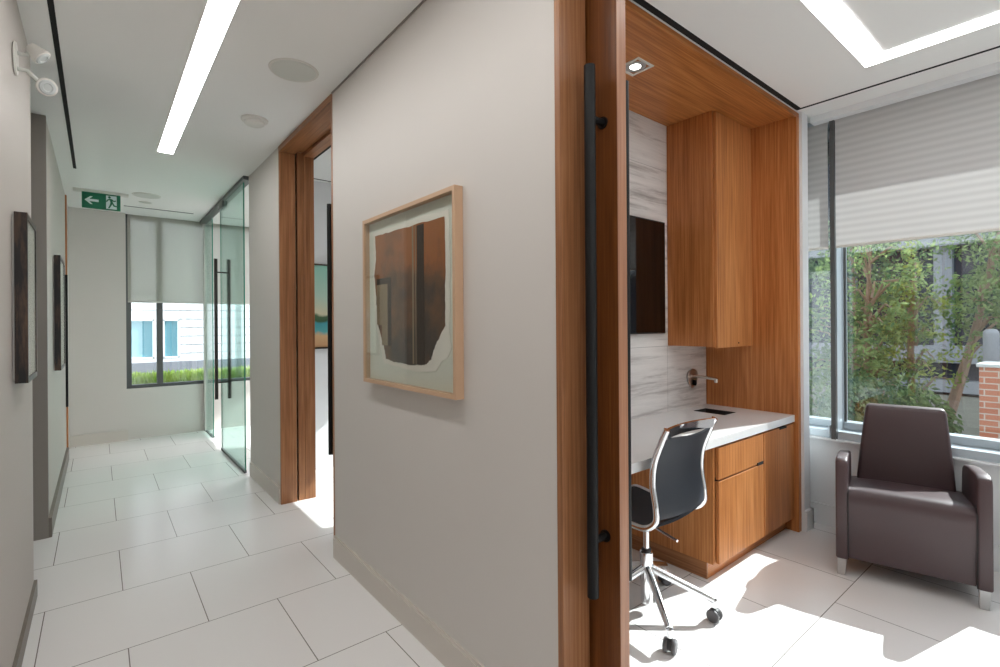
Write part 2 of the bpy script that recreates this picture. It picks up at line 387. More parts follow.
struct('trim_1', B((-1.3, -0.262, 4.455, 4.50, 0, 2.755), (-1.3, -0.262, 4.455, 4.50, 2.755, H)), 'wall_grey', 'grey painted frame on the far side of the alcove opening', 'door frame')
struct('wall_back', B((-0.42, XI, -3.4, -3.2, 0, 0.3), (-0.42, XI, -3.4, -3.2, 2.7, H)), 'wall_paint', 'low wall under the added window behind the camera', 'wall')
W6 = struct('window_added', B((-0.42, -0.37, -3.34, -3.26, 0.3, 2.7), (1.06, 1.106, -3.34, -3.26, 0.3, 2.7), (0.32, 0.37, -3.34, -3.26, 0.3, 2.7)), 'dark_alu', 'tall window added unseen behind the camera to light the corridor', 'window')  # made-up window, added so daylight enters from behind the camera
struct('wall_far', B((-1.5, 0.27, 7.66, 7.95, 0, H), (0.27, 3.9, 7.70, 7.95, 0, 0.63), (3.0, 4.12, 7.70, 7.95, 0.63, H)), 'wall_paint', 'pale far end wall of the corridor beside and below the window', 'wall')
struct('wall_stone', B((XI, 4.0, 1.952, 2.10, 0, H)), 'travertine', 'grey veined travertine back wall of the desk niche', 'wall')
struct('wall_partition', B((XI, 4.0, 4.87, 4.99, 0, H)), 'wall_white', 'white wall in the far room carrying the seascape', 'wall')
struct('wall_room', B((XI, 4.0, -3.4, -3.2, 0, H)), 'wall_white', 'rear wall of the office behind the camera', 'wall')
struct('wall_stub', B((3.655, 3.752, 1.29, 1.952, 0, H)), 'wall_white', 'narrow white pier between desk joinery and window', 'wall')
# outer wall (window wall), sills at 0.62
struct('wall_window', B((3.9, 4.12, -3.4, 2.10, 0, 0.60), (3.9, 4.12, 1.47, 2.7, 0, H)), 'wall_white', 'white wall below the office window behind the armchair', 'wall')
struct('wall_window', B((3.9, 4.12, 2.10, 7.95, 0, 0.60), (3.9, 4.12, 4.6, 5.6, 0.6, H)), 'wall_white', 'outer wall of the far rooms seen through the doorways', 'wall')
# outer head of the windows (fascia above the glass)
struct('trim_2', B((4.121, 4.30, -3.4, 1.47, 2.60, 3.0), (4.121, 4.30, 2.7, 7.95, 2.60, 3.0)), 'dark_alu', 'metal fascia over the outside head of the windows', 'fascia')
struct('trim_3', B((4.12, 4.42, -3.4, 1.9, 0.50, 0.585)), 'concrete', 'pale ledge outside below the office window', 'ledge')
# pelmet for the blind
struct('trim_4', B((3.80, 3.90, -3.2, 1.29, 2.765, H)), 'wall_white', 'white pelmet where the office ceiling meets the blinds', 'pelmet')
# baseboards
struct('baseboard_middle', B((XR-0.013, XR, 1.083, 2.962, 0, 0.118), (XR-0.008, XR, 1.083, 2.962, 0.118, 0.13)), 'base_paint', 'pale baseboard under the corridor wall with the print', 'baseboard')
struct('baseboard_right', B((XR-0.013, XR, 4.115, 5.085, 0, 0.13)), 'base_paint', 'pale baseboard between wooden doorway and glass door', 'baseboard')
struct('baseboard_left', B((-0.265, -0.252, -3.2, 3.535, 0, 0.085)), 'base_grey', 'grey baseboard under the near left wall', 'baseboard')
struct('baseboard_left', B((-0.265, -0.245, 4.46, 6.96, 0, 0.13)), 'base_grey', 'grey baseboard under the far left wall', 'baseboard')
struct('baseboard_far', B((-0.265, 0.283, 7.645, 7.66, 0, 0.13)), 'base_paint', 'pale baseboard along the far end wall', 'baseboard')
struct('baseboard_window', B((3.885, 3.9, -3.2, 1.46, 0, 0.14)), 'wall_white', 'white baseboard under the office window', 'baseboard')
struct('baseboard_stub', B((3.658, 3.772, 1.275, 1.29, 0, 0.135), (3.752, 3.772, 1.275, 1.40, 0, 0.135)), 'wall_white', 'small white baseboard around the pier by the desk', 'baseboard')
# shadow gap slots in the ceilings
struct('trim_5', B((-0.163, -0.141, -3.2, 5.77, H-0.003, H+0.001)), 'black_gap', 'long black slot in the corridor ceiling by the left wall', 'ceiling slot')
struct('trim_6', B((0.24, 0.93, 7.19, 7.21, H-0.003, H+0.001)), 'black_gap', 'short dark slot across the ceiling before the end window', 'ceiling slot')
struct('trim_7', B((XI, 3.59, 1.272, 1.302, H-0.003, H+0.001)), 'black_gap', 'black slot between wooden soffit and office ceiling', 'ceiling slot')
struct('trim_8', B((3.585, 3.602, -3.2, 1.30, H-0.003, H+0.001)), 'black_gap', 'thin black slot in the office ceiling along the window', 'ceiling slot')
struct('trim_9', B((XI+0.04, XI+0.06, 2.2, 4.8, H-0.003, H+0.001), (XI+0.04, 3.8, 4.785, 4.80, H-0.003, H+0.001)), 'black_gap', 'thin black slot around the ceiling of the room with the seascape', 'ceiling slot')
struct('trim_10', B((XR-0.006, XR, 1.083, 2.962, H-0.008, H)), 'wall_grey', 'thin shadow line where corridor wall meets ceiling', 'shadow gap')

# ---------------- doorway joinery: jambs + header, then leaf
def door_frame(n, ynear, yfar, label):
    """opening from ynear to yfar; timber lining 22 mm thick, split by the leaf slot"""
    t = 0.024
    x0, x1, x2, x3 = XR-0.002, 1.225, 1.290, XI+0.002
    bm = B((x0, x1, ynear-t, ynear, 0, H), (x2, x3, ynear-t, ynear, 0, H),
           (x0, x1, yfar, yfar+t, 0, H), (x2, x3, yfar, yfar+t, 0, H), bevel=0.0015)
    o = struct('trim_%d' % n, bm, 'wood_trim', label, 'door frame')
    hb = B((x0, x1, ynear, yfar, 2.765, H), (x2, x3, ynear, yfar, 2.765, H), (x1, x2, ynear, yfar, 2.79, H))
    h = mk('header', hb, 'wood_y', o, smooth=False)
    return o
door_frame(11, -0.05, 1.062, 'walnut lining of the office doorway, at the right end of the corridor wall')
door_frame(12, 2.984, 4.09, 'walnut lining of the doorway beyond the framed print')
# the slot mouth is closed dark at the far jamb of door 2 (receiving side)
def leaf(n, y0, y1, hy, label, mat='wood_door'):
    d = struct('door_%d' % n, B((1.237, 1.280, y0, y1, 0.012, 2.785), bevel=0.001), mat, label, 'sliding door')
    for sgn, xf in ((-1, 1.237), (1, 1.280)):
        bm = bmesh.new(); xb = xf + sgn*0.062
        cyl(bm, (xb, hy, 0.56), 0.0175, 1.63, 2, 28)
        for z in (0.73, 2.03):
            x_a = min(xb, xf); cyl(bm, (x_a, hy, z), 0.0115, 0.062, 0, 20)
        for z in (0.73, 2.03):
            cyl(bm, (xf-0.004 if sgn < 0 else xf, hy, z), 0.019, 0.004, 0, 24)
        mk('door_handle', bm, 'black_metal', d)
    return d
d1 = leaf(1, 0.950, 2.0, 1.004, 'walnut sliding door of the office, pushed back with a long black bar handle')
mk('edge_strip', B((1.237, 1.280, 0.948, 0.950, 0.012, 2.785)), 'wood_edge', d1, smooth=False)
leaf(2, 2.12, 3.250, 3.205, 'walnut sliding door of the second room, pushed into the wall beyond the print')

mk('stop_strip', B((1.240, 1.290, 4.094, 4.115, 0, 2.79)), 'wood_trim', bpy.data.objects['trim_12'], smooth=False)
# wooden strip far left (edge of a door opening)
struct('trim_13', B((-0.40, -0.252, 6.98, 7.07, 0, H)), 'wood_v', 'narrow vertical wooden strip at the far end of the left wall', 'door frame')
tag(mk('door_pull', B((-0.2645, -0.244, 6.86, 6.90, 0.57, 1.95), bevel=0.003), 'black_metal'), 'slim black upright bar beside the far left wooden strip', 'handle')

# ================================================================== WINDOWS
W1 = struct('window_1', B((3.90, 4.11, -3.2, 1.47, 0.60, 0.655), (4.02, 4.11, -3.2, 1.47, 0.655, 0.705), (3.90, 4.11, -3.2, 1.47, 2.765, H), (4.03, 4.11, -3.2, 1.47, 2.70, 2.765),
                          (3.90, 4.11, 1.445, 1.47, 0.655, 2.765), (3.90, 4.11, -3.2, -3.14, 0.655, 2.765), bevel=0.003), 'pale_alu',
            'wide aluminium framed office window behind the armchair', 'window')
for y0 in (1.168, -1.22):
    m_ = mk('mullion', B((3.898, 4.11, y0, y0+0.036, 0.655, 2.765), bevel=0.002), 'pale_alu', W1, smooth=False)
    mk('cover_strip', B((3.862, 3.898, y0, y0+0.028, 0.60, H), bevel=0.002), 'dark_alu', m_, smooth=False)
    mk('gasket', B((4.035, 4.055, y0-0.012, y0, 0.705, 2.70)), 'dark_alu', m_, smooth=False)
mk('sill', B((3.86, 3.93, -3.2, 1.46, 0.592, 0.604), bevel=0.002), 'wall_white', W1, smooth=False)
mk('latch', B((3.885, 3.93, 1.208, 1.222, 0.61, 0.69), bevel=0.003), 'pale_alu', W1)
for y0, y1 in ((1.204, 1.445), (-1.184, 1.168), (-3.14, -1.22)):
    mk('pane', B((4.060, 4.066, y0, y1, 0.705, 2.70)), 'window_glass', W1, smooth=False)
W2 = struct('window_2', B((0.27, 0.325, 7.72, 7.80, 0.63, H), (0.585, 0.65, 7.72, 7.80, 0.63, H), (1.9, 1.96, 7.72, 7.80, 0.63, H), (2.95, 3.0, 7.72, 7.80, 0.63, H),
                          (0.27, 3.0, 7.715, 7.80, 0.63, 0.672), (0.27, 3.0, 7.72, 7.80, 2.76, H)), 'dark_alu',
            'dark framed window in the end wall of the corridor', 'window')
for x0, x1 in ((0.325, 0.585), (0.65, 1.9), (1.96, 2.95)):
    mk('pane', B((x0, x1, 7.758, 7.764, 0.672, 2.76)), 'window_glass', W2, smooth=False)
W3 = struct('window_3', B((3.93, 4.03, 2.7, 4.6, 0.60, 0.655), (3.93, 4.03, 2.7, 4.6, 2.75, H), (3.93, 4.03, 2.7, 2.75, 0.655, 2.75), (3.93, 4.03, 4.55, 4.6, 0.655, 2.75)), 'pale_alu',
            'aluminium window of the room with the seascape', 'window')
mk('pane', B((3.99, 3.996, 2.75, 4.55, 0.655, 2.75)), 'window_glass', W3, smooth=False)
W4 = struct('window_4', B((3.93, 4.03, 5.6, 7.7, 0.60, 0.655), (3.93, 4.03, 5.6, 7.7, 2.75, H), (3.93, 4.03, 5.6, 5.65, 0.655, 2.75), (3.93, 4.03, 7.65, 7.7, 0.655, 2.75)), 'pale_alu',
            'aluminium window of the glass-doored room', 'window')
mk('pane', B((3.99, 3.996, 5.65, 7.65, 0.655, 2.75)), 'window_glass', W4, smooth=False)

def blind(name, x, y0, y1, zb, label, mat, alongx=False, group=None):
    t = thing(name, label, 'window blind', ((x, (y0+y1)/2, zb) if not alongx else ((y0+y1)/2, x, zb)), group=group)
    if not alongx:
        mk('fabric', B((x, x+0.0025, y0, y1, zb, 2.765)), mat, t, smooth=False)
        mk('hem_bar', B((x-0.004, x+0.008, y0, y1, zb-0.014, zb+0.004), bevel=0.003), 'plastic_white', t)
    else:
        mk('fabric', B((y0, y1, x, x+0.0025, zb, H-0.002)), mat, t, smooth=False)
        mk('hem_bar', B((y0, y1, x-0.004, x+0.008, zb-0.014, zb+0.004), bevel=0.003), 'plastic_white', t)
    return t
blind('roller_blind', 3.868, -1.20, 1.163, 1.912, 'pale striped blind pulled halfway down the wide window behind the armchair', 'blind_striped')
blind('roller_blind', 3.872, 1.209, 1.462, 1.912, 'pale striped blind over the narrow pane beside the wooden joinery', 'blind_striped')
blind('roller_blind', 3.90, 2.72, 4.58, 2.20, 'blind of the window in the room with the seascape', 'blind_striped')
blind('roller_blind', 7.708, 0.29, 2.98, 1.72, 'grey screen blind over the window at the corridor end', 'blind_screen', alongx=True)

# ================================================================== GLASS SLIDING DOOR
gd = struct('door_3', B((1.075, 1.085, 5.19, 6.33, 0.025, 2.765)), 'door_glass', 'frameless green-tinted glass sliding door with black pull handles', 'sliding door')
mk('edge', B((1.0745, 1.0855, 5.184, 5.190, 0.025, 2.765), (1.0745, 1.0855, 6.330, 6.333, 0.025, 2.765)), 'glass_edge', gd, smooth=False)
mk('bottom_rail', B((1.070, 1.090, 5.184, 6.335, 0.004, 0.030)), 'dark_alu', gd, smooth=False)
bm = bmesh.new()
for xb in (1.015, 1.145): box(bm, xb-0.016, xb+0.016, 6.233, 6.265, 0.59, 2.15, bevel=0.002)
for z in (0.775, 2.0): cyl(bm, (1.015, 6.249, z), 0.008, 0.13, 0, 16)
plain('bronze_metal', srgb(52, 44, 40), 0.4, metal=0.3)
mk('door_handle', bm, 'bronze_metal', gd)
mk('roller', B((1.05, 1.07, 6.05, 6.30, 2.70, 2.764), bevel=0.004), 'dark_alu', gd)
fp = struct('window_5', B((1.118, 1.128, 7.13, 7.64, 0.005, 2.765)), 'door_glass', 'fixed green-tinted glass panel at the far end of the glass door', 'glass panel')
mk('edge', B((1.1175, 1.1285, 7.122, 7.130, 0.005, 2.765)), 'glass_edge', fp, smooth=False)
mk('shoe', B((1.11, 1.136, 7.12, 7.64, 0.0, 0.012)), 'dark_alu', fp, smooth=False)
struct('trim_14', B((1.060, 1.135, 5.10, 7.66, 2.772, H)), 'dark_alu', 'dark metal head track of the glass sliding door', 'door track')
struct('wall_end', B((1.10, 1.20, 7.64, 7.70, 0, H)), 'wall_paint', 'small wall nib at the far end of the glass door', 'wall')

# ================================================================== CEILING FITTINGS
t = thing('linear_light', 'long white recessed strip light running down the corridor ceiling', 'ceiling light', (0.4275, 2.0, H))
mk('diffuser', B((0.376, 0.480, -2.5, 4.80, H-0.004, H-0.001)), 'light_diffuser', t, smooth=False)
mk('frame', B((0.366, 0.376, -2.51, 4.81, H-0.006, H), (0.480, 0.490, -2.51, 4.81, H-0.006, H), (0.376, 0.480, 4.80, 4.81, H-0.006, H), (0.376, 0.480, -2.51, -2.50, H-0.006, H)), 'ceiling_paint', t, smooth=False)
t = thing('rectangular_light', 'white recessed strip light forming a rectangle on the office ceiling', 'ceiling light', (2.4, -0.2, H))
ox0, ox1, oy0, oy1, w_ = 1.75, 3.29, -1.3, 0.842, 0.104
mk('diffuser', B((ox0, ox1, oy1-w_, oy1, H-0.004, H-0.001), (ox0, ox1, oy0, oy0+w_, H-0.004, H-0.001), (ox0, ox0+w_, oy0+w_, oy1-w_, H-0.004, H-0.001), (ox1-w_, ox1, oy0+w_, oy1-w_, H-0.004, H-0.001)), 'office_diffuser', t, smooth=False)
mk('frame', B((ox0-.008, ox1+.008, oy1, oy1+.008, H-0.006, H), (ox0-.008, ox1+.008, oy0-.008, oy0, H-0.006, H), (ox0-.008, ox0, oy0, oy1, H-0.006, H), (ox1, ox1+.008, oy0, oy1, H-0.006, H)), 'ceiling_paint', t, smooth=False)

for n_l, (ya, yb) in enumerate(((2.9, 4.2), (5.6, 7.0))):  # unseen strips added to brighten the side rooms and corridor
    struct('trim_%d' % (15+n_l), B((2.6, 2.72, ya, yb, H-0.004, H-0.001)), 'light_diffuser' if n_l == 0 else 'side_room_fill', 'added fill strip on the ceiling of a far side room, out of view', 'ceiling light')

def speaker(x, y, r, label):
    t = thing('ceiling_speaker', label, 'ceiling speaker', (x, y, H), group=None)
    mk('rim', lathe(bmesh.new(), [(r-0.012, -0.004), (r, -0.006), (r+0.004, -0.001), (r+0.004, 0.0)], (x, y, H)), 'plastic_white', t)
    mk('grille', lathe(bmesh.new(), [(0.0, -0.0075), (r-0.012, -0.0065), (r-0.010, -0.002)], (x, y, H)), 'plastic_grey', t)
speaker(0.845, 2.83, 0.125, 'round grey speaker grille in the corridor ceiling, the large near one')
speaker(0.41, 6.50, 0.125, 'round white ceiling disc just beyond the exit sign')
t = thing('smoke_detector', 'small white domed detector on the ceiling beside the doorway', 'smoke detector', (0.835, 3.67, H))
mk('base', lathe(bmesh.new(), [(0.07, -0.018), (0.082, -0.012), (0.085, 0.0)], (0.835, 3.67, H)), 'plastic_white', t)
mk('cover', lathe(bmesh.new(), [(0.0, -0.042), (0.05, -0.040), (0.062, -0.032), (0.066, -0.018)], (0.835, 3.67, H)), 'plastic_white', t)
t = thing('air_nozzle', 'tiny grey louvred fitting in the ceiling before the end window', 'ceiling fitting', (0.42, 6.87, H))
mk('plate', lathe(bmesh.new(), [(0.055, -0.004), (0.06, 0.0)], (0.42, 6.87, H)), 'plastic_white', t)
mk('louvre', B((0.36, 0.48, 6.84, 6.85, H-0.010, H-0.004), (0.37, 0.47, 6.87, 6.88, H-0.010, H-0.004)), 'plastic_grey', t)

# exit sign
t = thing('exit_sign', 'green hanging exit sign with white arrow and running figure', 'exit sign', (0.035, 6.6, 2.62))
mk('canopy', B((-0.19, 0.26, 6.55, 6.65, H-0.022, H), bevel=0.004), 'plastic_white', t)
mk('panel', B((-0.122, 0.192, 6.592, 6.608, 2.622, 2.785), bevel=0.001), 'sign_green', t)
yf = 6.5905
bm = bmesh.new()
prism(bm, [(-0.10, 2.705), (-0.055, 2.745), (-0.035, 2.745), (-0.062, 2.717), (0.012, 2.717), (0.012, 2.693), (-0.062, 2.693), (-0.035, 2.665), (-0.055, 2.665)], 1, yf-0.001, yf+0.002)
mk('arrow', bm, 'sign_white', t, smooth=False)
mk('doorway', B((0.072, 0.160, yf-0.001, yf+0.002, 2.634, 2.772)), 'sign_white', t, smooth=False)
bm = bmesh.new()
cyl(bm, (0.100, yf-0.003, 2.755), 0.0115, 0.003, 1, 20)
for pl in ([(0.100, 2.742), (0.122, 2.738), (0.128, 2.700), (0.108, 2.698)],             # torso
           [(0.108, 2.742), (0.078, 2.728), (0.072, 2.706), (0.080, 2.703), (0.087, 2.720), (0.110, 2.730)],   # rear arm
           [(0.118, 2.740), (0.138, 2.722), (0.152, 2.730), (0.156, 2.722), (0.138, 2.710), (0.120, 2.724)],   # front arm
           [(0.108, 2.702), (0.128, 2.702), (0.118, 2.676), (0.100, 2.640), (0.088, 2.640), (0.102, 2.676)],   # leg
           [(0.114, 2.704), (0.128, 2.704), (0.142, 2.676), (0.166, 2.668), (0.166, 2.657), (0.134, 2.664)]):   # leg
    prism(bm, pl, 1, yf-0.003, yf-0.0005)
mk('running_figure', bm, 'sign_green', t, smooth=False)

# emergency light (left wall)
t = thing('emergency_light', 'small white twin-head emergency light high on the left wall', 'emergency light', (-0.265, 2.86, 2.51))
bm = lathe(bmesh.new(), [(0.062, 0.0), (0.068, 0.004), (0.064, 0.010), (0.0, 0.012)], (-0.265, 2.86, 2.515), Mx=Matrix.Rotation(PI/2, 4, 'Y'))
mk('base', bm, 'plastic_white', t)
def em_head(c, d):
    c = Vector(c); d = Vector(d).normalized()
    q = d.to_track_quat('Z', 'Y').to_matrix().to_4x4()
    o = mk('lamp_head', lathe(bmesh.new(), [(0.008, -0.036), (0.020, -0.032), (0.025, -0.020), (0.030, 0.0), (0.036, 0.014), (0.036, 0.022), (0.033, 0.024)], c, Mx=q), 'plastic_white', t)
    l = mk('lens', lathe(bmesh.new(), [(0.030, 0.0235), (0.026, 0.029), (0.018, 0.030), (0.014, 0.026), (0.0, 0.026)], c, Mx=q), 'lens_clear', o)
    return o
for z, c, d in ((2.54, (-0.192, 2.85, 2.555), (0.75, -0.1, -0.75)), (2.475, (-0.170, 2.87, 2.430), (0.35, -0.85, -0.4))):
    bm = tube(bmesh.new(), [(-0.255, 2.86, z), (-0.225, 2.86, z), Vector(c)-Vector(d).normalized()*0.03], 0.009)
    mk('arm', bm, 'plastic_grey', t); em_head(c, d)

# ================================================================== PICTURES
FX = 1.066                                # front face of the large frame
t = thing('framed_print', 'pale maple framed print of a torn rusty brown sheet on the corridor wall', 'picture', (XR, 2.01, 1.11))
y0, y1, z0, z1, bw = 1.588, 2.442, 1.108, 1.938, 0.018
mk('frame', B((FX, XR-0.001, y0, y0+bw, z0, z1), (FX, XR-0.001, y1-bw, y1, z0, z1), (FX, XR-0.001, y0+bw, y1-bw, z0, z0+bw), (FX, XR-0.001, y0+bw, y1-bw, z1-bw, z1)), 'maple', t, smooth=False)
mk('mat_board', B((XR-0.010, XR-0.002, y0+bw, y1-bw, z0+bw, z1-bw)), 'mat_paper', t, smooth=False)
outer = [(2.372, 1.872), (2.10, 1.868), (1.90, 1.872), (1.672, 1.862), (1.664, 1.60), (1.672, 1.38), (1.660, 1.30), (1.690, 1.262), (1.735, 1.245), (1.775, 1.205), (1.86, 1.196), (1.98, 1.192), (2.12, 1.204), (2.262, 1.212), (2.300, 1.29), (2.345, 1.40), (2.372, 1.55)]
inner = [(2.348, 1.848), (2.167, 1.846), (1.959, 1.843), (1.702, 1.838), (1.697, 1.672), (1.703, 1.50), (1.700, 1.395), (1.742, 1.352), (1.770, 1.322), (1.796, 1.284), (1.818, 1.248), (1.857, 1.229), (1.915, 1.222), (1.977, 1.217), (2.088, 1.225), (2.160, 1.224), (2.238, 1.234), (2.256, 1.293), (2.290, 1.345), (2.316, 1.389), (2.332, 1.46), (2.340, 1.548), (2.361, 1.648), (2.338, 1.734)]
def jag(poly, a):
    out = []
    for i, p in enumerate(poly):
        q = poly[(i+1) % len(poly)]; n_ = 6
        for k in range(n_):
            s = k/n_; j = 0 if k == 0 else a
            out.append((p[0]+(q[0]-p[0])*s+random.uniform(-j, j), p[1]+(q[1]-p[1])*s+random.uniform(-j, j)))
    return out
mk('torn_sheet', prism(bmesh.new(), jag(outer, 0.0025), 0, XR-0.0125, XR-0.010), 'torn_paper', t, smooth=False)
pr = mk('print', prism(bmesh.new(), jag(inner, 0.003), 0, XR-0.0140, XR-0.0125), 'rust_print', t, smooth=False)
plain('reflection_dark', srgb(58, 46, 38), 0.8, noise=0.2, nscale=10); plain('reflection_pale', srgb(150, 132, 108), 0.8, noise=0.15, nscale=12)  # tones for glass reflections painted onto the print
mk('dark_reflection', B((XR-0.0150, XR-0.0140, 1.865, 1.925, 1.225, 1.836)), 'reflection_dark', pr, smooth=False)  # jamb reflection painted as a dark bar over the print
mk('pale_line_reflection', B((XR-0.0150, XR-0.0140, 1.955, 1.968, 1.225, 1.840), (XR-0.0150, XR-0.0140, 1.935, 1.940, 1.225, 1.840)), 'reflection_pale', pr, smooth=False)  # pale bars of the same painted jamb reflection
mk('dark_reflection', B((XR-0.0150, XR-0.0140, 2.175, 2.205, 1.30, 1.63), (XR-0.0150, XR-0.0140, 2.205, 2.33, 1.60, 1.63)), 'reflection_dark', pr, smooth=False)  # frame of the opposite picture, its reflection painted over the print
mk('pale_reflection', B((XR-0.0152, XR-0.0140, 2.215, 2.330, 1.40, 1.60), (XR-0.0152, XR-0.0140, 2.215, 2.275, 1.30, 1.40)), 'reflection_pale', pr, smooth=False)  # pale area inside that painted reflection
mk('glazing', B((FX+0.005, FX+0.007, y0+bw, y1-bw, z0+bw, z1-bw)), 'picture_glass', t, smooth=False)

def side_picture(ya, yb, za, zb, xf, label):
    t = thing('framed_picture', label, 'picture', (-0.262, (ya+yb)/2, za))
    b = 0.022
    mk('frame', B((-0.258, xf, ya, ya+b, za, zb), (-0.258, xf, yb-b, yb, za, zb), (-0.258, xf, ya+b, yb-b, za, za+b), (-0.258, xf, ya+b, yb-b, zb-b, zb)), 'frame_dark', t, smooth=False)
    mk('backing', B((-0.264, -0.250, ya+0.01, yb-0.01, za+0.01, zb-0.01)), 'plastic_white', t, smooth=False)
    mk('artwork', B((-0.250, xf-0.006, ya+b, yb-b, za+b, zb-b)), 'mat_paper', t, smooth=False)
    mk('glazing', B((xf-0.004, xf-0.002, ya+b, yb-b, za+b, zb-b)), 'picture_glass', t, smooth=False)
side_picture(2.75, 3.13, 1.175, 1.862, -0.2185, 'dark wood-grained frame on the left wall, the nearer of two')
side_picture(5.06, 5.67, 1.07, 1.952, -0.220, 'dark wood-grained frame farther down the left wall past the alcove')
t = thing('seascape_painting', 'seascape painting in thin dark frame seen through the middle doorway', 'picture', (1.9, 4.86, 1.18))
mk('canvas', B((1.465, 2.335, 4.845, 4.868, 1.19, 1.985)), 'beach_paint', t, smooth=False)
mk('frame', B((1.45, 1.465, 4.835, 4.868, 1.175, 2.0), (2.335, 2.35, 4.835, 4.868, 1.175, 2.0), (1.465, 2.335, 4.835, 4.868, 1.175, 1.19), (1.465, 2.335, 4.835, 4.868, 1.985, 2.0)), 'frame_dark', t, smooth=False)

# ================================================================== DESK NICHE JOINERY
t = thing('wood_surround', 'walnut surround of the desk niche with full-height end panel and soffit', 'joinery', (3.63, 1.31, 0))
mk('end_panel', B((3.612, 3.655, 1.308, 1.951, 0.0, 2.786), bevel=0.0015), 'wood_v', t, smooth=False)
mk('soffit', B((1.40, 3.612, 1.330, 1.951, 2.778, 2.800)), 'wood_x', t, smooth=False)
mk('fascia', B((1.40, 3.655, 1.308, 1.330, 2.768, 2.800), (3.612, 3.655, 1.330, 1.951, 2.786, 2.800), bevel=0.001), 'wood_x', t, smooth=False)
mk('side_panel', B((1.372, 1.40, 1.308, 1.951, 0.0, 2.80)), 'wood_v', t, smooth=False)

t = thing('wall_cabinet', 'tall walnut wall cabinet hanging under the soffit beside the television', 'cabinet', (3.36, 1.95, 1.24))
mk('body', B((3.094, 3.611, 1.622, 1.951, 1.243, 2.777), bevel=0.001), 'wood_v', t, smooth=False)
mk('door', B((3.108, 3.606, 1.601, 1.620, 1.236, 2.772), bevel=0.002), 'wood_v2', t, smooth=False)
mk('lock', cyl(bmesh.new(), (3.40, 1.599, 1.262), 0.006, 0.003, 1, 16), 'black_metal', t)

t = thing('base_cabinet', 'walnut base cabinet with drawer and doors under the white worktop', 'cabinet', (3.1, 1.35, 0))
body = B((2.570, 2.590, 1.354, 1.930, 0.09, 0.733), (2.590, 3.611, 1.358, 1.930, 0.09, 0.590), (2.590, 3.611, 1.358, 1.376, 0.590, 0.720))
mk('body', body, 'wood_v2', t, smooth=False)
mk('plinth', B((2.584, 3.611, 1.392, 1.930, 0.0, 0.09)), 'wood_x', t, smooth=False)
mk('plinth', B((2.570, 2.584, 1.392, 1.930, 0.0, 0.09)), 'wood_y', t, smooth=False)
mk('gap_shade', B((3.1462, 3.1548, 1.353, 1.3575, 0.092, 0.722), (2.598, 3.1462, 1.353, 1.3575, 0.538, 0.556)), 'black_gap', t, smooth=False)  # black strips put in for the shade between drawer and doors
mk('drawer', B((2.598, 3.146, 1.335, 1.354, 0.556, 0.722), (2.598, 3.06, 1.335, 1.354, 0.548, 0.556), bevel=0.0015), 'wood_v2', t, smooth=False)
mk('door', B((2.598, 3.146, 1.335, 1.354, 0.092, 0.538), bevel=0.0015), 'wood_v2', t, smooth=False)
mk('door', B((3.155, 3.608, 1.335, 1.354, 0.092, 0.722), bevel=0.0015), 'wood_v', t, smooth=False)
for fb in ((3.07, 3.145, 1.3345, 1.352, 0.538, 0.5555), (3.38, 3.49, 1.3335, 1.352, 0.711, 0.7225)):
    mk('finger_pull', B(fb), 'black_gap', t, smooth=False)

sx0, sx1, sy0, sy1 = 3.255, 3.43, 1.63, 1.86
wt = mk('worktop', B((1.402, sx0, 1.330, 1.951, 0.735, 0.780), (sx1, 3.611, 1.330, 1.951, 0.735, 0.780), (sx0, sx1, 1.330, sy0, 0.735, 0.780), (sx0, sx1, sy1, 1.951, 0.735, 0.780)), 'quartz', smooth=False)
tag(wt, 'white stone worktop running along the travertine wall', 'worktop')
sk = mk('sink', B((sx0+0.0005, sx0+0.004, sy0+0.0005, sy1-0.0005, 0.60, 0.779), (sx1-0.004, sx1-0.0005, sy0+0.0005, sy1-0.0005, 0.60, 0.779), (sx0+0.004, sx1-0.004, sy0+0.0005, sy0+0.004, 0.60, 0.779), (sx0+0.004, sx1-0.004, sy1-0.004, sy1-0.0005, 0.60, 0.779), (sx0+0.004, sx1-0.004, sy0+0.004, sy1-0.004, 0.60, 0.605)), 'sink_steel', smooth=False)
tag(sk, 'small dark rectangular sink set into the white worktop', 'sink')
mk('drain', cyl(bmesh.new(), ((sx0+sx1)/2, (sy0+sy1)/2, 0.606), 0.022, 0.003, 2, 24), 'chrome', sk)

t = thing('wall_faucet', 'wall-mounted steel faucet with teardrop plate above the sink', 'faucet', (3.43, 1.95, 0.98))
pts = []
for i in range(36):
    a = 2*PI*i/36; ca, sa = math.cos(a), math.sin(a)
    pts.append((3.405+0.074*ca*(1.0 if sa > 0 else (1-0.35*sa*sa)), 1.008+(0.052*sa if sa > 0 else 0.088*sa)))
mk('plate', prism(bmesh.new(), pts, 1, 1.942, 1.951, bevel=0.003, seg=2), 'brushed_steel', t)
mk('lever', prism(bmesh.new(), [(3.400, 0.978), (3.414, 0.982), (3.422, 0.955), (3.408, 0.938), (3.396, 0.955)], 1, 1.918, 1.942, bevel=0.003, seg=2), 'black_metal', t)
bm = tube(bmesh.new(), smooth_path([(3.405, 1.950, 1.008), (3.405, 1.90, 1.008), (3.405, 1.76, 1.000)], 4), 0.011, 20)
mk('spout', bm, 'nickel', t)
mk('aerator', cyl(bmesh.new(), (3.405, 1.765, 0.975), 0.013, 0.028, 2, 24), 'nickel', t)

t = thing('television', 'black flat television on the travertine wall beside the wall cabinet', 'television', (2.35, 1.92, 1.33))
mk('bezel', B((1.70, 3.012, 1.915, 1.948, 1.330, 2.088), bevel=0.003), 'tv_bezel', t, smooth=False)
mk('screen', B((1.712, 3.002, 1.912, 1.916, 1.340, 2.078)), 'screen', t, smooth=False)

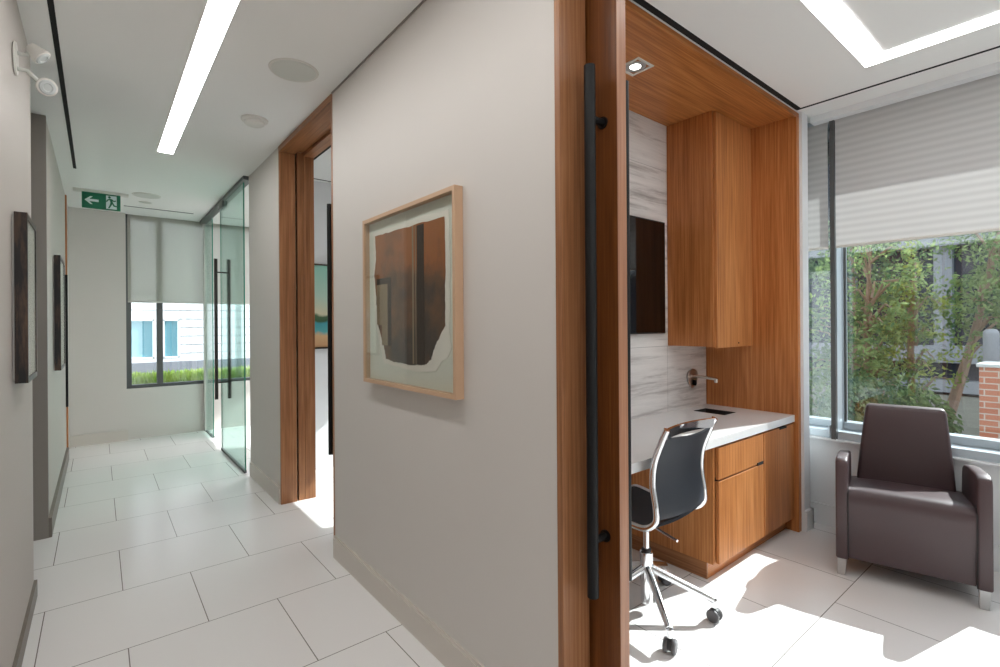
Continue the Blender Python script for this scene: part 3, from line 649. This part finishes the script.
t = thing('downlight', 'square recessed downlight with white trim in the walnut soffit', 'ceiling light', (2.245, 1.60, 2.778))
cx_, cy_, s_ = 2.245, 1.60, 0.070
mk('trim', B((cx_-s_, cx_+s_, cy_-s_, cy_-s_+.015, 2.774, 2.779), (cx_-s_, cx_+s_, cy_+s_-.015, cy_+s_, 2.774, 2.779), (cx_-s_, cx_-s_+.015, cy_-s_+.015, cy_+s_-.015, 2.774, 2.779), (cx_+s_-.015, cx_+s_, cy_-s_+.015, cy_+s_-.015, 2.774, 2.779)), 'plastic_white', t, smooth=False)
mk('reflector', lathe(bmesh.new(), [(0.056, -0.002), (0.040, 0.0)], (cx_, cy_, 2.778)), 'brushed_steel', t)
mk('lamp', lathe(bmesh.new(), [(0.0, -0.004), (0.026, -0.003), (0.030, 0.0)], (cx_, cy_, 2.777)), 'lamp_glow', t)

# ================================================================== OFFICE CHAIR
CX, CY = 2.062, 1.425
t = thing('office_chair', 'chrome framed swivel chair with black sling seat on five casters', 'office chair', (CX, CY, 0))
def L(bm): return bm
# side profile (y,z), front of seat at +y, back at -y
prof = [(0.27, 0.475), (0.22, 0.497), (0.10, 0.482), (-0.03, 0.476), (-0.11, 0.480), (-0.160, 0.520), (-0.165, 0.580), (-0.150, 0.68), (-0.158, 0.78), (-0.195, 0.88), (-0.222, 0.94)]
ps = [(p.y, p.z) for p in smooth_path([(0, a, b) for a, b in prof], 8)]
for s in (-1, 1):
    bm = tube(bmesh.new(), [(0.038+s*0.204, y, z) for y, z in ps], 0.0145, 14)
    mk('side_rail', bm, 'chrome', t, local=True)
# slings: sheet between rails with thickness and slight sag
def sling(name, seq, sag, thick):
    bm = bmesh.new(); nx = 12
    top = []; bot = []
    for i, (y, z) in enumerate(seq):
        a = seq[max(i-1, 0)]; b = seq[min(i+1, len(seq)-1)]
        ty, tz = b[0]-a[0], b[1]-a[1]; l_ = math.hypot(ty, tz); nyy, nzz = tz/l_, -ty/l_     # normal, points down/back for this order
        r1 = []; r2 = []
        for k in range(nx+1):
            u = -1+2*k/nx; w = sag*(1-u*u)
            x = 0.038+u*0.199
            r1.append(bm.verts.new((x, y+nyy*(w-thick), z+nzz*(w-thick)))); r2.append(bm.verts.new((x, y+nyy*(w+thick), z+nzz*(w+thick))))
        top.append(r1); bot.append(r2)
    n_ = len(seq)
    for i in range(n_-1):
        for k in range(nx):
            bm.faces.new((top[i][k], top[i][k+1], top[i+1][k+1], top[i+1][k])); bm.faces.new((bot[i][k], bot[i+1][k], bot[i+1][k+1], bot[i][k+1]))
        bm.faces.new((top[i][0], top[i+1][0], bot[i+1][0], bot[i][0])); bm.faces.new((top[i][nx], bot[i][nx], bot[i+1][nx], top[i+1][nx]))
    for i in (0, n_-1):
        for k in range(nx): bm.faces.new((top[i][k], bot[i][k], bot[i][k+1], top[i][k+1]))
    return mk(name, bm, 'sling', t, local=True, angle=60)
cut = 36
sling('seat', ps[2:cut], -0.014, 0.006)
sling('backrest', ps[cut+6:-6], -0.024, 0.005)
# head bar
bm = bmesh.new()
arc = [Vector((-0.163+0.402*k/14, -0.212+0.030*(1-(-1+2*k/14)**2)+0.0, 0.918)) for k in range(15)]
vs = []
for p in arc:
    vs.append([bm.verts.new((p.x, p.y+dy, p.z+dz)) for dy, dz in ((-0.009, -0.022), (0.004, -0.026), (-0.006, 0.024), (-0.018, 0.022))])
for a, b in zip(vs, vs[1:]):
    for k in range(4): bm.faces.new((a[k], a[(k+1) % 4], b[(k+1) % 4], b[k]))
bm.faces.new(vs[0]); bm.faces.new(vs[-1][::-1])
mk('head_bar', bm, 'chrome', t, local=True)
bm = B((-0.10, 0.10, -0.05, 0.09, 0.435, 0.462), bevel=0.006); box(bm, -0.195, 0.195, -0.01, 0.05, 0.455, 0.468, bevel=0.003)
mk('seat_bracket', bm, 'brushed_steel', t, local=True)
bm = tube(bmesh.new(), [(0.0, -0.01, 0.432), (-0.012, -0.09, 0.420), (-0.03, -0.185, 0.410)], 0.006, 10)
mk('lever', bm, 'chrome', t, local=True)
bm = lathe(bmesh.new(), [(0.014, 0.30), (0.014, 0.40), (0.022, 0.402), (0.026, 0.437)])
mk('gas_column', bm, 'chrome', t, local=True)
mk('column_collar', lathe(bmesh.new(), [(0.020, 0.292), (0.024, 0.298), (0.022, 0.306), (0.015, 0.308)]), 'rubber_dark', t, local=True)
mk('base_hub', lathe(bmesh.new(), [(0.025, 0.045), (0.029, 0.05), (0.029, 0.14), (0.032, 0.17), (0.031, 0.29), (0.024, 0.294)]), 'chrome', t, local=True)
for k in range(5):
    a = math.radians(-55.5+72*k); ca, sa = math.cos(a), math.sin(a)
    R_ = 0.302
    path = smooth_path([(0.02*ca, 0.02*sa, 0.215), (0.12*ca, 0.12*sa, 0.175), (R_*0.94*ca, R_*0.94*sa, 0.108), (R_*ca, R_*sa, 0.098), (R_*1.01*ca, R_*1.01*sa, 0.066)], 5)
    rs = [0.021-0.008*i/(len(path)-1) for i in range(len(path))]
    mk('base_leg', tube(bmesh.new(), path, 0.012, 14, rs=rs), 'chrome', t, local=True)
    # caster: hood + two wheels
    c = Vector((R_*1.01*ca, R_*1.01*sa, 0.030)); ax = Vector((math.cos(a+1.0), math.sin(a+1.0), 0))
    q = ax.to_track_quat('Z', 'Y').to_matrix().to_4x4()
    hood = mk('caster', lathe(bmesh.new(), [(0.010, -0.008), (0.026, -0.008), (0.026, 0.008), (0.010, 0.008)], c+Vector((0, 0, 0.006)), Mx=q, n=28), 'rubber_dark', t, local=True)
    for s in (-1, 1):
        mk('wheel', lathe(bmesh.new(), [(0.012, -0.007), (0.027, -0.008), (0.030, -0.004), (0.030, 0.004), (0.026, 0.009), (0.010, 0.007)], c+ax*(s*0.018), Mx=q, n=28), 'rubber', hood, local=True)

# ================================================================== ARMCHAIR
ang = math.atan2(-0.9707, 0.2402)
t = thing('armchair', 'dark brown leather armchair with tapered back by the window', 'armchair', (3.160, 0.960, 0), ang); t.scale = (1.018, 1.0, 1.0)
armp = [(0.0, 0.095), (0.002, 0.60), (0.012, 0.632), (0.04, 0.645), (0.12, 0.642), (0.34, 0.620), (0.47, 0.598), (0.52, 0.575), (0.54, 0.53), (0.60, 0.095)]
mk('armrest', prism(bmesh.new(), armp, 0, 0.0, 0.055, bevel=0.010), 'leather', t, local=True)
mk('armrest', prism(bmesh.new(), armp, 0, 0.561, 0.616, bevel=0.010), 'leather', t, local=True)
seat = [(0.030, 0.100), (0.020, 0.25), (0.004, 0.40), (0.004, 0.440), (0.018, 0.465), (0.05, 0.478), (0.16, 0.470), (0.32, 0.448), (0.50, 0.430), (0.56, 0.42), (0.56, 0.100)]
bm = bmesh.new(); nx = 16; rings = []
for k in range(nx+1):
    u = -1+2*k/nx; x = 0.308+u*0.2515; crown = 0.010*(1-u**4)
    rings.append([bm.verts.new((x, y, z+(crown if z > 0.41 else 0))) for y, z in seat])
m_ = len(seat)
for a, b in zip(rings, rings[1:]):
    for i in range(m_): bm.faces.new((a[i], b[i], b[(i+1) % m_], a[(i+1) % m_]))
bm.faces.new(rings[0]); bm.faces.new(rings[-1][::-1])
mk('seat', bm, 'leather', t, local=True, angle=50)
# tapered backrest
bm = bmesh.new()
def ring(z, xa, xb, ya, yb, r=0.02):
    p = []
    for cx_, cy_, a0 in ((xb-r, yb-r, 0), (xa+r, yb-r, 90), (xa+r, ya+r, 180), (xb-r, ya+r, 270)):
        for k in range(5):
            a = math.radians(a0+90*k/4); p.append(bm.verts.new((cx_+r*math.cos(a), cy_+r*math.sin(a), z)))
    return p
rg = [ring(0.11, 0.075, 0.540, 0.470, 0.580), ring(0.42, 0.083, 0.534, 0.455, 0.590), ring(0.60, 0.098, 0.523, 0.485, 0.615),
      ring(0.78, 0.118, 0.509, 0.520, 0.635), ring(0.858, 0.128, 0.502, 0.536, 0.642), ring(0.876, 0.134, 0.497, 0.544, 0.636, 0.018), ring(0.884, 0.146, 0.486, 0.556, 0.624, 0.014)]
for a, b in zip(rg, rg[1:]):
    for i in range(20): bm.faces.new((a[i], a[(i+1) % 20], b[(i+1) % 20], b[i]))
bm.faces.new(rg[0][::-1]); bm.faces.new(rg[-1])
mk('backrest', bm, 'leather', t, local=True, angle=60)
for x0, yy in ((0.004, 0.02), (0.568, 0.02), (0.004, 0.52), (0.568, 0.52)):
    bm = bmesh.new(); prism(bm, [(x0, 0.0), (x0+0.036, 0.0), (x0+0.044, 0.096), (x0, 0.096)], 1, yy, yy+0.035, bevel=0.002, seg=1)
    mk('leg', bm, 'brushed_steel', t, local=True)
# piping along the front edges
for xs in (0.0555, 0.5605):
    mk('seam', tube(bmesh.new(), [(xs, 0.006, 0.10), (xs, 0.0, 0.40), (xs, 0.004, 0.46), (xs, 0.03, 0.482)], 0.0025, 8), 'tv_bezel', t, local=True)

# ================================================================== OUTSIDE
g = mk('ground', B((4.12, 30, -20, 30, -0.5, -0.35), (-12, 4.12, 7.95, 30, -0.5, -0.35)), 'soil', smooth=False)
g['kind'] = 'structure'; g['label'] = 'grey-brown ground outside the windows'; g['category'] = 'ground'
# white sided building beyond the end window
t = thing('white_building', 'white clapboard building with teal windows beyond the corridor end window', 'building', (2.0, 13.3, -0.35))
mk('wall', B((-4, 0.50, 13.0, 15, 0.64, 6), (0.50, 1.40, 13.0, 15, 1.56, 6), (0.50, 1.40, 13.0, 15, 0.64, 0.72), (0.945, 1.09, 13.0, 15, 0.72, 1.56), (1.40, 9, 13.0, 15, 0.64, 6)), 'siding', t, smooth=False)
mk('groove', B(*[(-4 if z > 1.6 or z < 0.66 else 1.40, 9, 12.994, 13.001, z, z+0.012) for z in [0.62+0.19*k for k in range(24)]]), 'siding_groove', t, smooth=False)
mk('plinth', B((-4, 9, 12.95, 15, -0.35, 0.64)), 'concrete_grey', t, smooth=False)
for x0, x1 in ((0.50, 0.945), (1.09, 1.40)):
    w = mk('window', B((x0, x0+0.035, 12.99, 13.08, 0.72, 1.56), (x1-0.035, x1, 12.99, 13.08, 0.72, 1.56), (x0, x1, 12.99, 13.08, 0.72, 0.75), (x0, x1, 12.99, 13.08, 1.53, 1.56)), 'siding', t, smooth=False)
    mk('pane', B((x0+0.035, x1-0.035, 13.05, 13.06, 0.75, 1.53)), 'teal_pane', w, smooth=False)
mk('path_edge', B((-4, 9, 10.6, 12.9, -0.35, 0.30)), 'concrete_grey').name = 'terrace'
bpy.data.objects['terrace']['kind'] = 'structure'; bpy.data.objects['terrace']['label'] = 'grey terrace between lawn strip and white building'; bpy.data.objects['terrace']['category'] = 'terrace'
# grass strip on a raised bed
bed = mk('planter_bed', B((-4, 8, 8.0, 9.0, -0.35, 0.62)), 'soil', smooth=False); tag(bed, 'raised bed under the end window filled with grass', 'planter')
bm = bmesh.new()
for i in range(9000):
    x = random.uniform(-0.6, 3.4); y = random.uniform(8.02, 8.95); h_ = random.uniform(0.06, 0.17); a = random.uniform(0, 2*PI); w_2 = 0.012
    dx, dy = w_2*math.cos(a), w_2*math.sin(a); lx, ly = random.uniform(-.05, .05), random.uniform(-.05, .05)
    bm.faces.new([bm.verts.new(p) for p in ((x-dx, y-dy, 0.60), (x+dx, y+dy, 0.60), (x+lx+dx*.3, y+ly+dy*.3, 0.60+h_), (x+lx-dx*.3, y+ly-dy*.3, 0.60+h_))])
leaf_mat('grass_blade', srgb(150, 184, 84), srgb(214, 228, 140))
tag(mk('grass', bm, 'grass_blade', smooth=False), 'bright green grass on the raised bed outside the end window', 'grass', kind='stuff')

# dark building across from the office window
t = thing('dark_building', 'dark grey building with pale concrete bands behind the trees', 'building', (16.5, 3, -0.35))
mk('wall', B((16.0, 18, -12, 22, -0.35, 8)), 'facade_dark', t, smooth=False)
for z0_, z1_ in ((0.42, 0.82), (-0.28, 0.0), (3.2, 3.7)):
    mk('concrete_band', B((15.6, 16.0, -12, 22, z0_, z1_)), 'concrete_grey', t, smooth=False)
for y_ in (-3.4, -0.5, 2.35, 4.3, 4.75, 7.4, 10):
    mk('pier', B((15.75, 16.0, y_, y_+(0.34 if y_ in (2.35, -3.4, 7.4) else 0.12), 0.82, 8)), 'concrete_grey', t, smooth=False)
for y_ in (-4.6, -1.9, 0.9, 3.0, 5.4, 8.2):
    mk('window', B((15.96, 15.99, y_, y_+1.1, 1.1, 2.9)), 'dark_pane', t, smooth=False)

t = thing('brick_pier', 'red brick garden pier with stone cap outside the office window', 'brick pier', (7.2, 0.5, -0.35))
mk('shaft', B((7.0, 7.5, 0.0, 0.843, -0.35, 0.93)), 'brick', t, smooth=False)
mk('cap', B((6.98, 7.52, -0.02, 0.863, 0.93, 0.965), bevel=0.005), 'concrete', t, smooth=False)
o = mk('bollard', lathe(bmesh.new(), [(0.07, -0.35), (0.07, 1.25), (0.066, 1.28), (0.044, 1.305), (0.0, 1.31)], (8.0, 0.86, 0), n=28), 'concrete_grey')
tag(o, 'grey round-topped post standing behind the brick pier', 'bollard')

def tree(x, y, zb, height, spread, leaves, mat, label, lean=(0, 0), name='tree', clump=26, lsize=0.04, trunk_r=0.06, low=0.25, kind=None):
    t = thing(name, label, 'tree', (x, y, zb))
    top = Vector((x+lean[0], y+lean[1], zb+height*0.85))
    base = Vector((x, y, zb))
    mid = base.lerp(top, 0.5)+Vector((random.uniform(-.05, .05), random.uniform(-.08, .08), 0))
    path = smooth_path([base, mid, top], 6)
    bm = tube(bmesh.new(), path, trunk_r, 10, rs=[trunk_r*(1-0.75*i/(len(path)-1)) for i in range(len(path))])
    centres = []
    for k in range(clump):
        s = random.uniform(low, 1.0); p = base.lerp(top, s)
        a = random.uniform(0, 2*PI); r = spread*random.uniform(0.25, 1.0)*(1.15-0.5*abs(s-0.55))
        c = p+Vector((r*math.cos(a)*0.8, r*math.sin(a), random.uniform(-0.1, 0.35)))
        c.z = max(c.z, zb+0.2)
        if k % 2 == 0:
            m2 = p.lerp(c, 0.5)+Vector((0, 0, 0.08))
            tube(bm, [p-Vector((0, 0, 0.15)), m2, c], 0.01, 6, rs=[trunk_r*0.35, trunk_r*0.22, 0.006])
        centres.append((c, spread*random.uniform(0.22, 0.42)))
    mk('trunk', bm, 'bark', t)
    vs = []; fs = []
    off = parent_loc(t)
    for i in range(leaves):
        c, r = random.choice(centres)
        d = Vector((random.gauss(0, 1), random.gauss(0, 1), random.gauss(0, 0.8))).normalized()*r*random.uniform(0.3, 1.15)
        p = c+d-off
        n_ = Vector((random.gauss(0, 1), random.gauss(0, 1), random.gauss(0, 1)+0.6)).normalized()
        a_ = n_.orthogonal().normalized(); b_ = n_.cross(a_); th = random.uniform(0, 2*PI)
        u_ = a_*math.cos(th)+b_*math.sin(th); v_ = n_.cross(u_); s = lsize*random.uniform(0.6, 1.3)
        k = len(vs); vs += [p-u_*s, p+v_*s*0.42-u_*s*0.1, p+u_*s, p-v_*s*0.42-u_*s*0.1]; fs.append((k, k+1, k+2, k+3))
    me = bpy.data.meshes.new('foliage'); me.from_pydata(vs, [], fs); me.materials.append(MAT[mat])
    o = bpy.data.objects.new('foliage', me); COL.objects.link(o); o.parent = t
    return t
G = 'trees outside the office window'
tree(8.2, 2.05, -0.35, 3.3, 0.72, 4300, 'leaves_a', 'small leafy tree at the left of the office window view', name='tree', clump=44)
tree(9.0, 1.50, -0.35, 3.6, 0.70, 3300, 'leaves_a', 'leaning brown-trunked tree right of centre in the office window', lean=(0.2, -0.62), clump=30, low=0.45, trunk_r=0.075)
tree(8.4, 1.62, -0.35, 3.0, 0.45, 1300, 'leaves_c', 'yellow-green young tree between the two larger trees', clump=30, lsize=0.036)
tree(10.9, 0.45, -0.35, 4.2, 1.0, 2600, 'leaves_b', 'dense green tree behind the brick pier', clump=46, lsize=0.06, low=0.5)
tree(10.4, 2.9, -0.35, 4.0, 1.0, 3000, 'leaves_b', 'dark leafy tree behind the left tree, near the window jamb', clump=44, lsize=0.06)
# low shrubs
def shrub(x, y, r, h_, n_, mat, label):
    t = thing('shrub', label, 'shrub', (x, y, -0.35), group=None)
    bm = bmesh.new()
    for k in range(7):
        a = 2*PI*k/7; tube(bm, [(x, y, -0.35), (x+r*.5*math.cos(a), y+r*.5*math.sin(a), -0.35+h_*.6)], 0.008, 5)
    mk('stem', bm, 'bark', t)
    vs = []; fs = []; off = parent_loc(t)
    for i in range(n_):
        d = Vector((random.gauss(0, 1), random.gauss(0, 1), random.gauss(0, 1))).normalized()*random.uniform(0.35, 1.0)**0.5
        p = Vector((x+d.x*r, y+d.y*r, -0.35+h_*0.55+d.z*h_*0.5))-off
        n2 = Vector((random.gauss(0, 1), random.gauss(0, 1), random.gauss(0, 1)+0.6)).normalized(); a_ = n2.orthogonal().normalized(); b_ = n2.cross(a_); s = 0.045*random.uniform(.6, 1.3)
        k = len(vs); vs += [p-a_*s, p+b_*s*.4, p+a_*s, p-b_*s*.4]; fs.append((k, k+1, k+2, k+3))
    me = bpy.data.meshes.new('foliage'); me.from_pydata(vs, [], fs); me.materials.append(MAT[mat]); o = bpy.data.objects.new('foliage', me); COL.objects.link(o); o.parent = t
shrub(7.4, 1.95, 0.5, 1.0, 2200, 'leaves_b', 'low green shrub outside under the left tree')
shrub(7.6, 1.45, 0.4, 0.9, 1700, 'leaves_a', 'low shrub outside directly behind the armchair back')
shrub(8.0, 2.45, 0.5, 1.1, 1800, 'leaves_a', 'low shrub outside beside the window jamb')
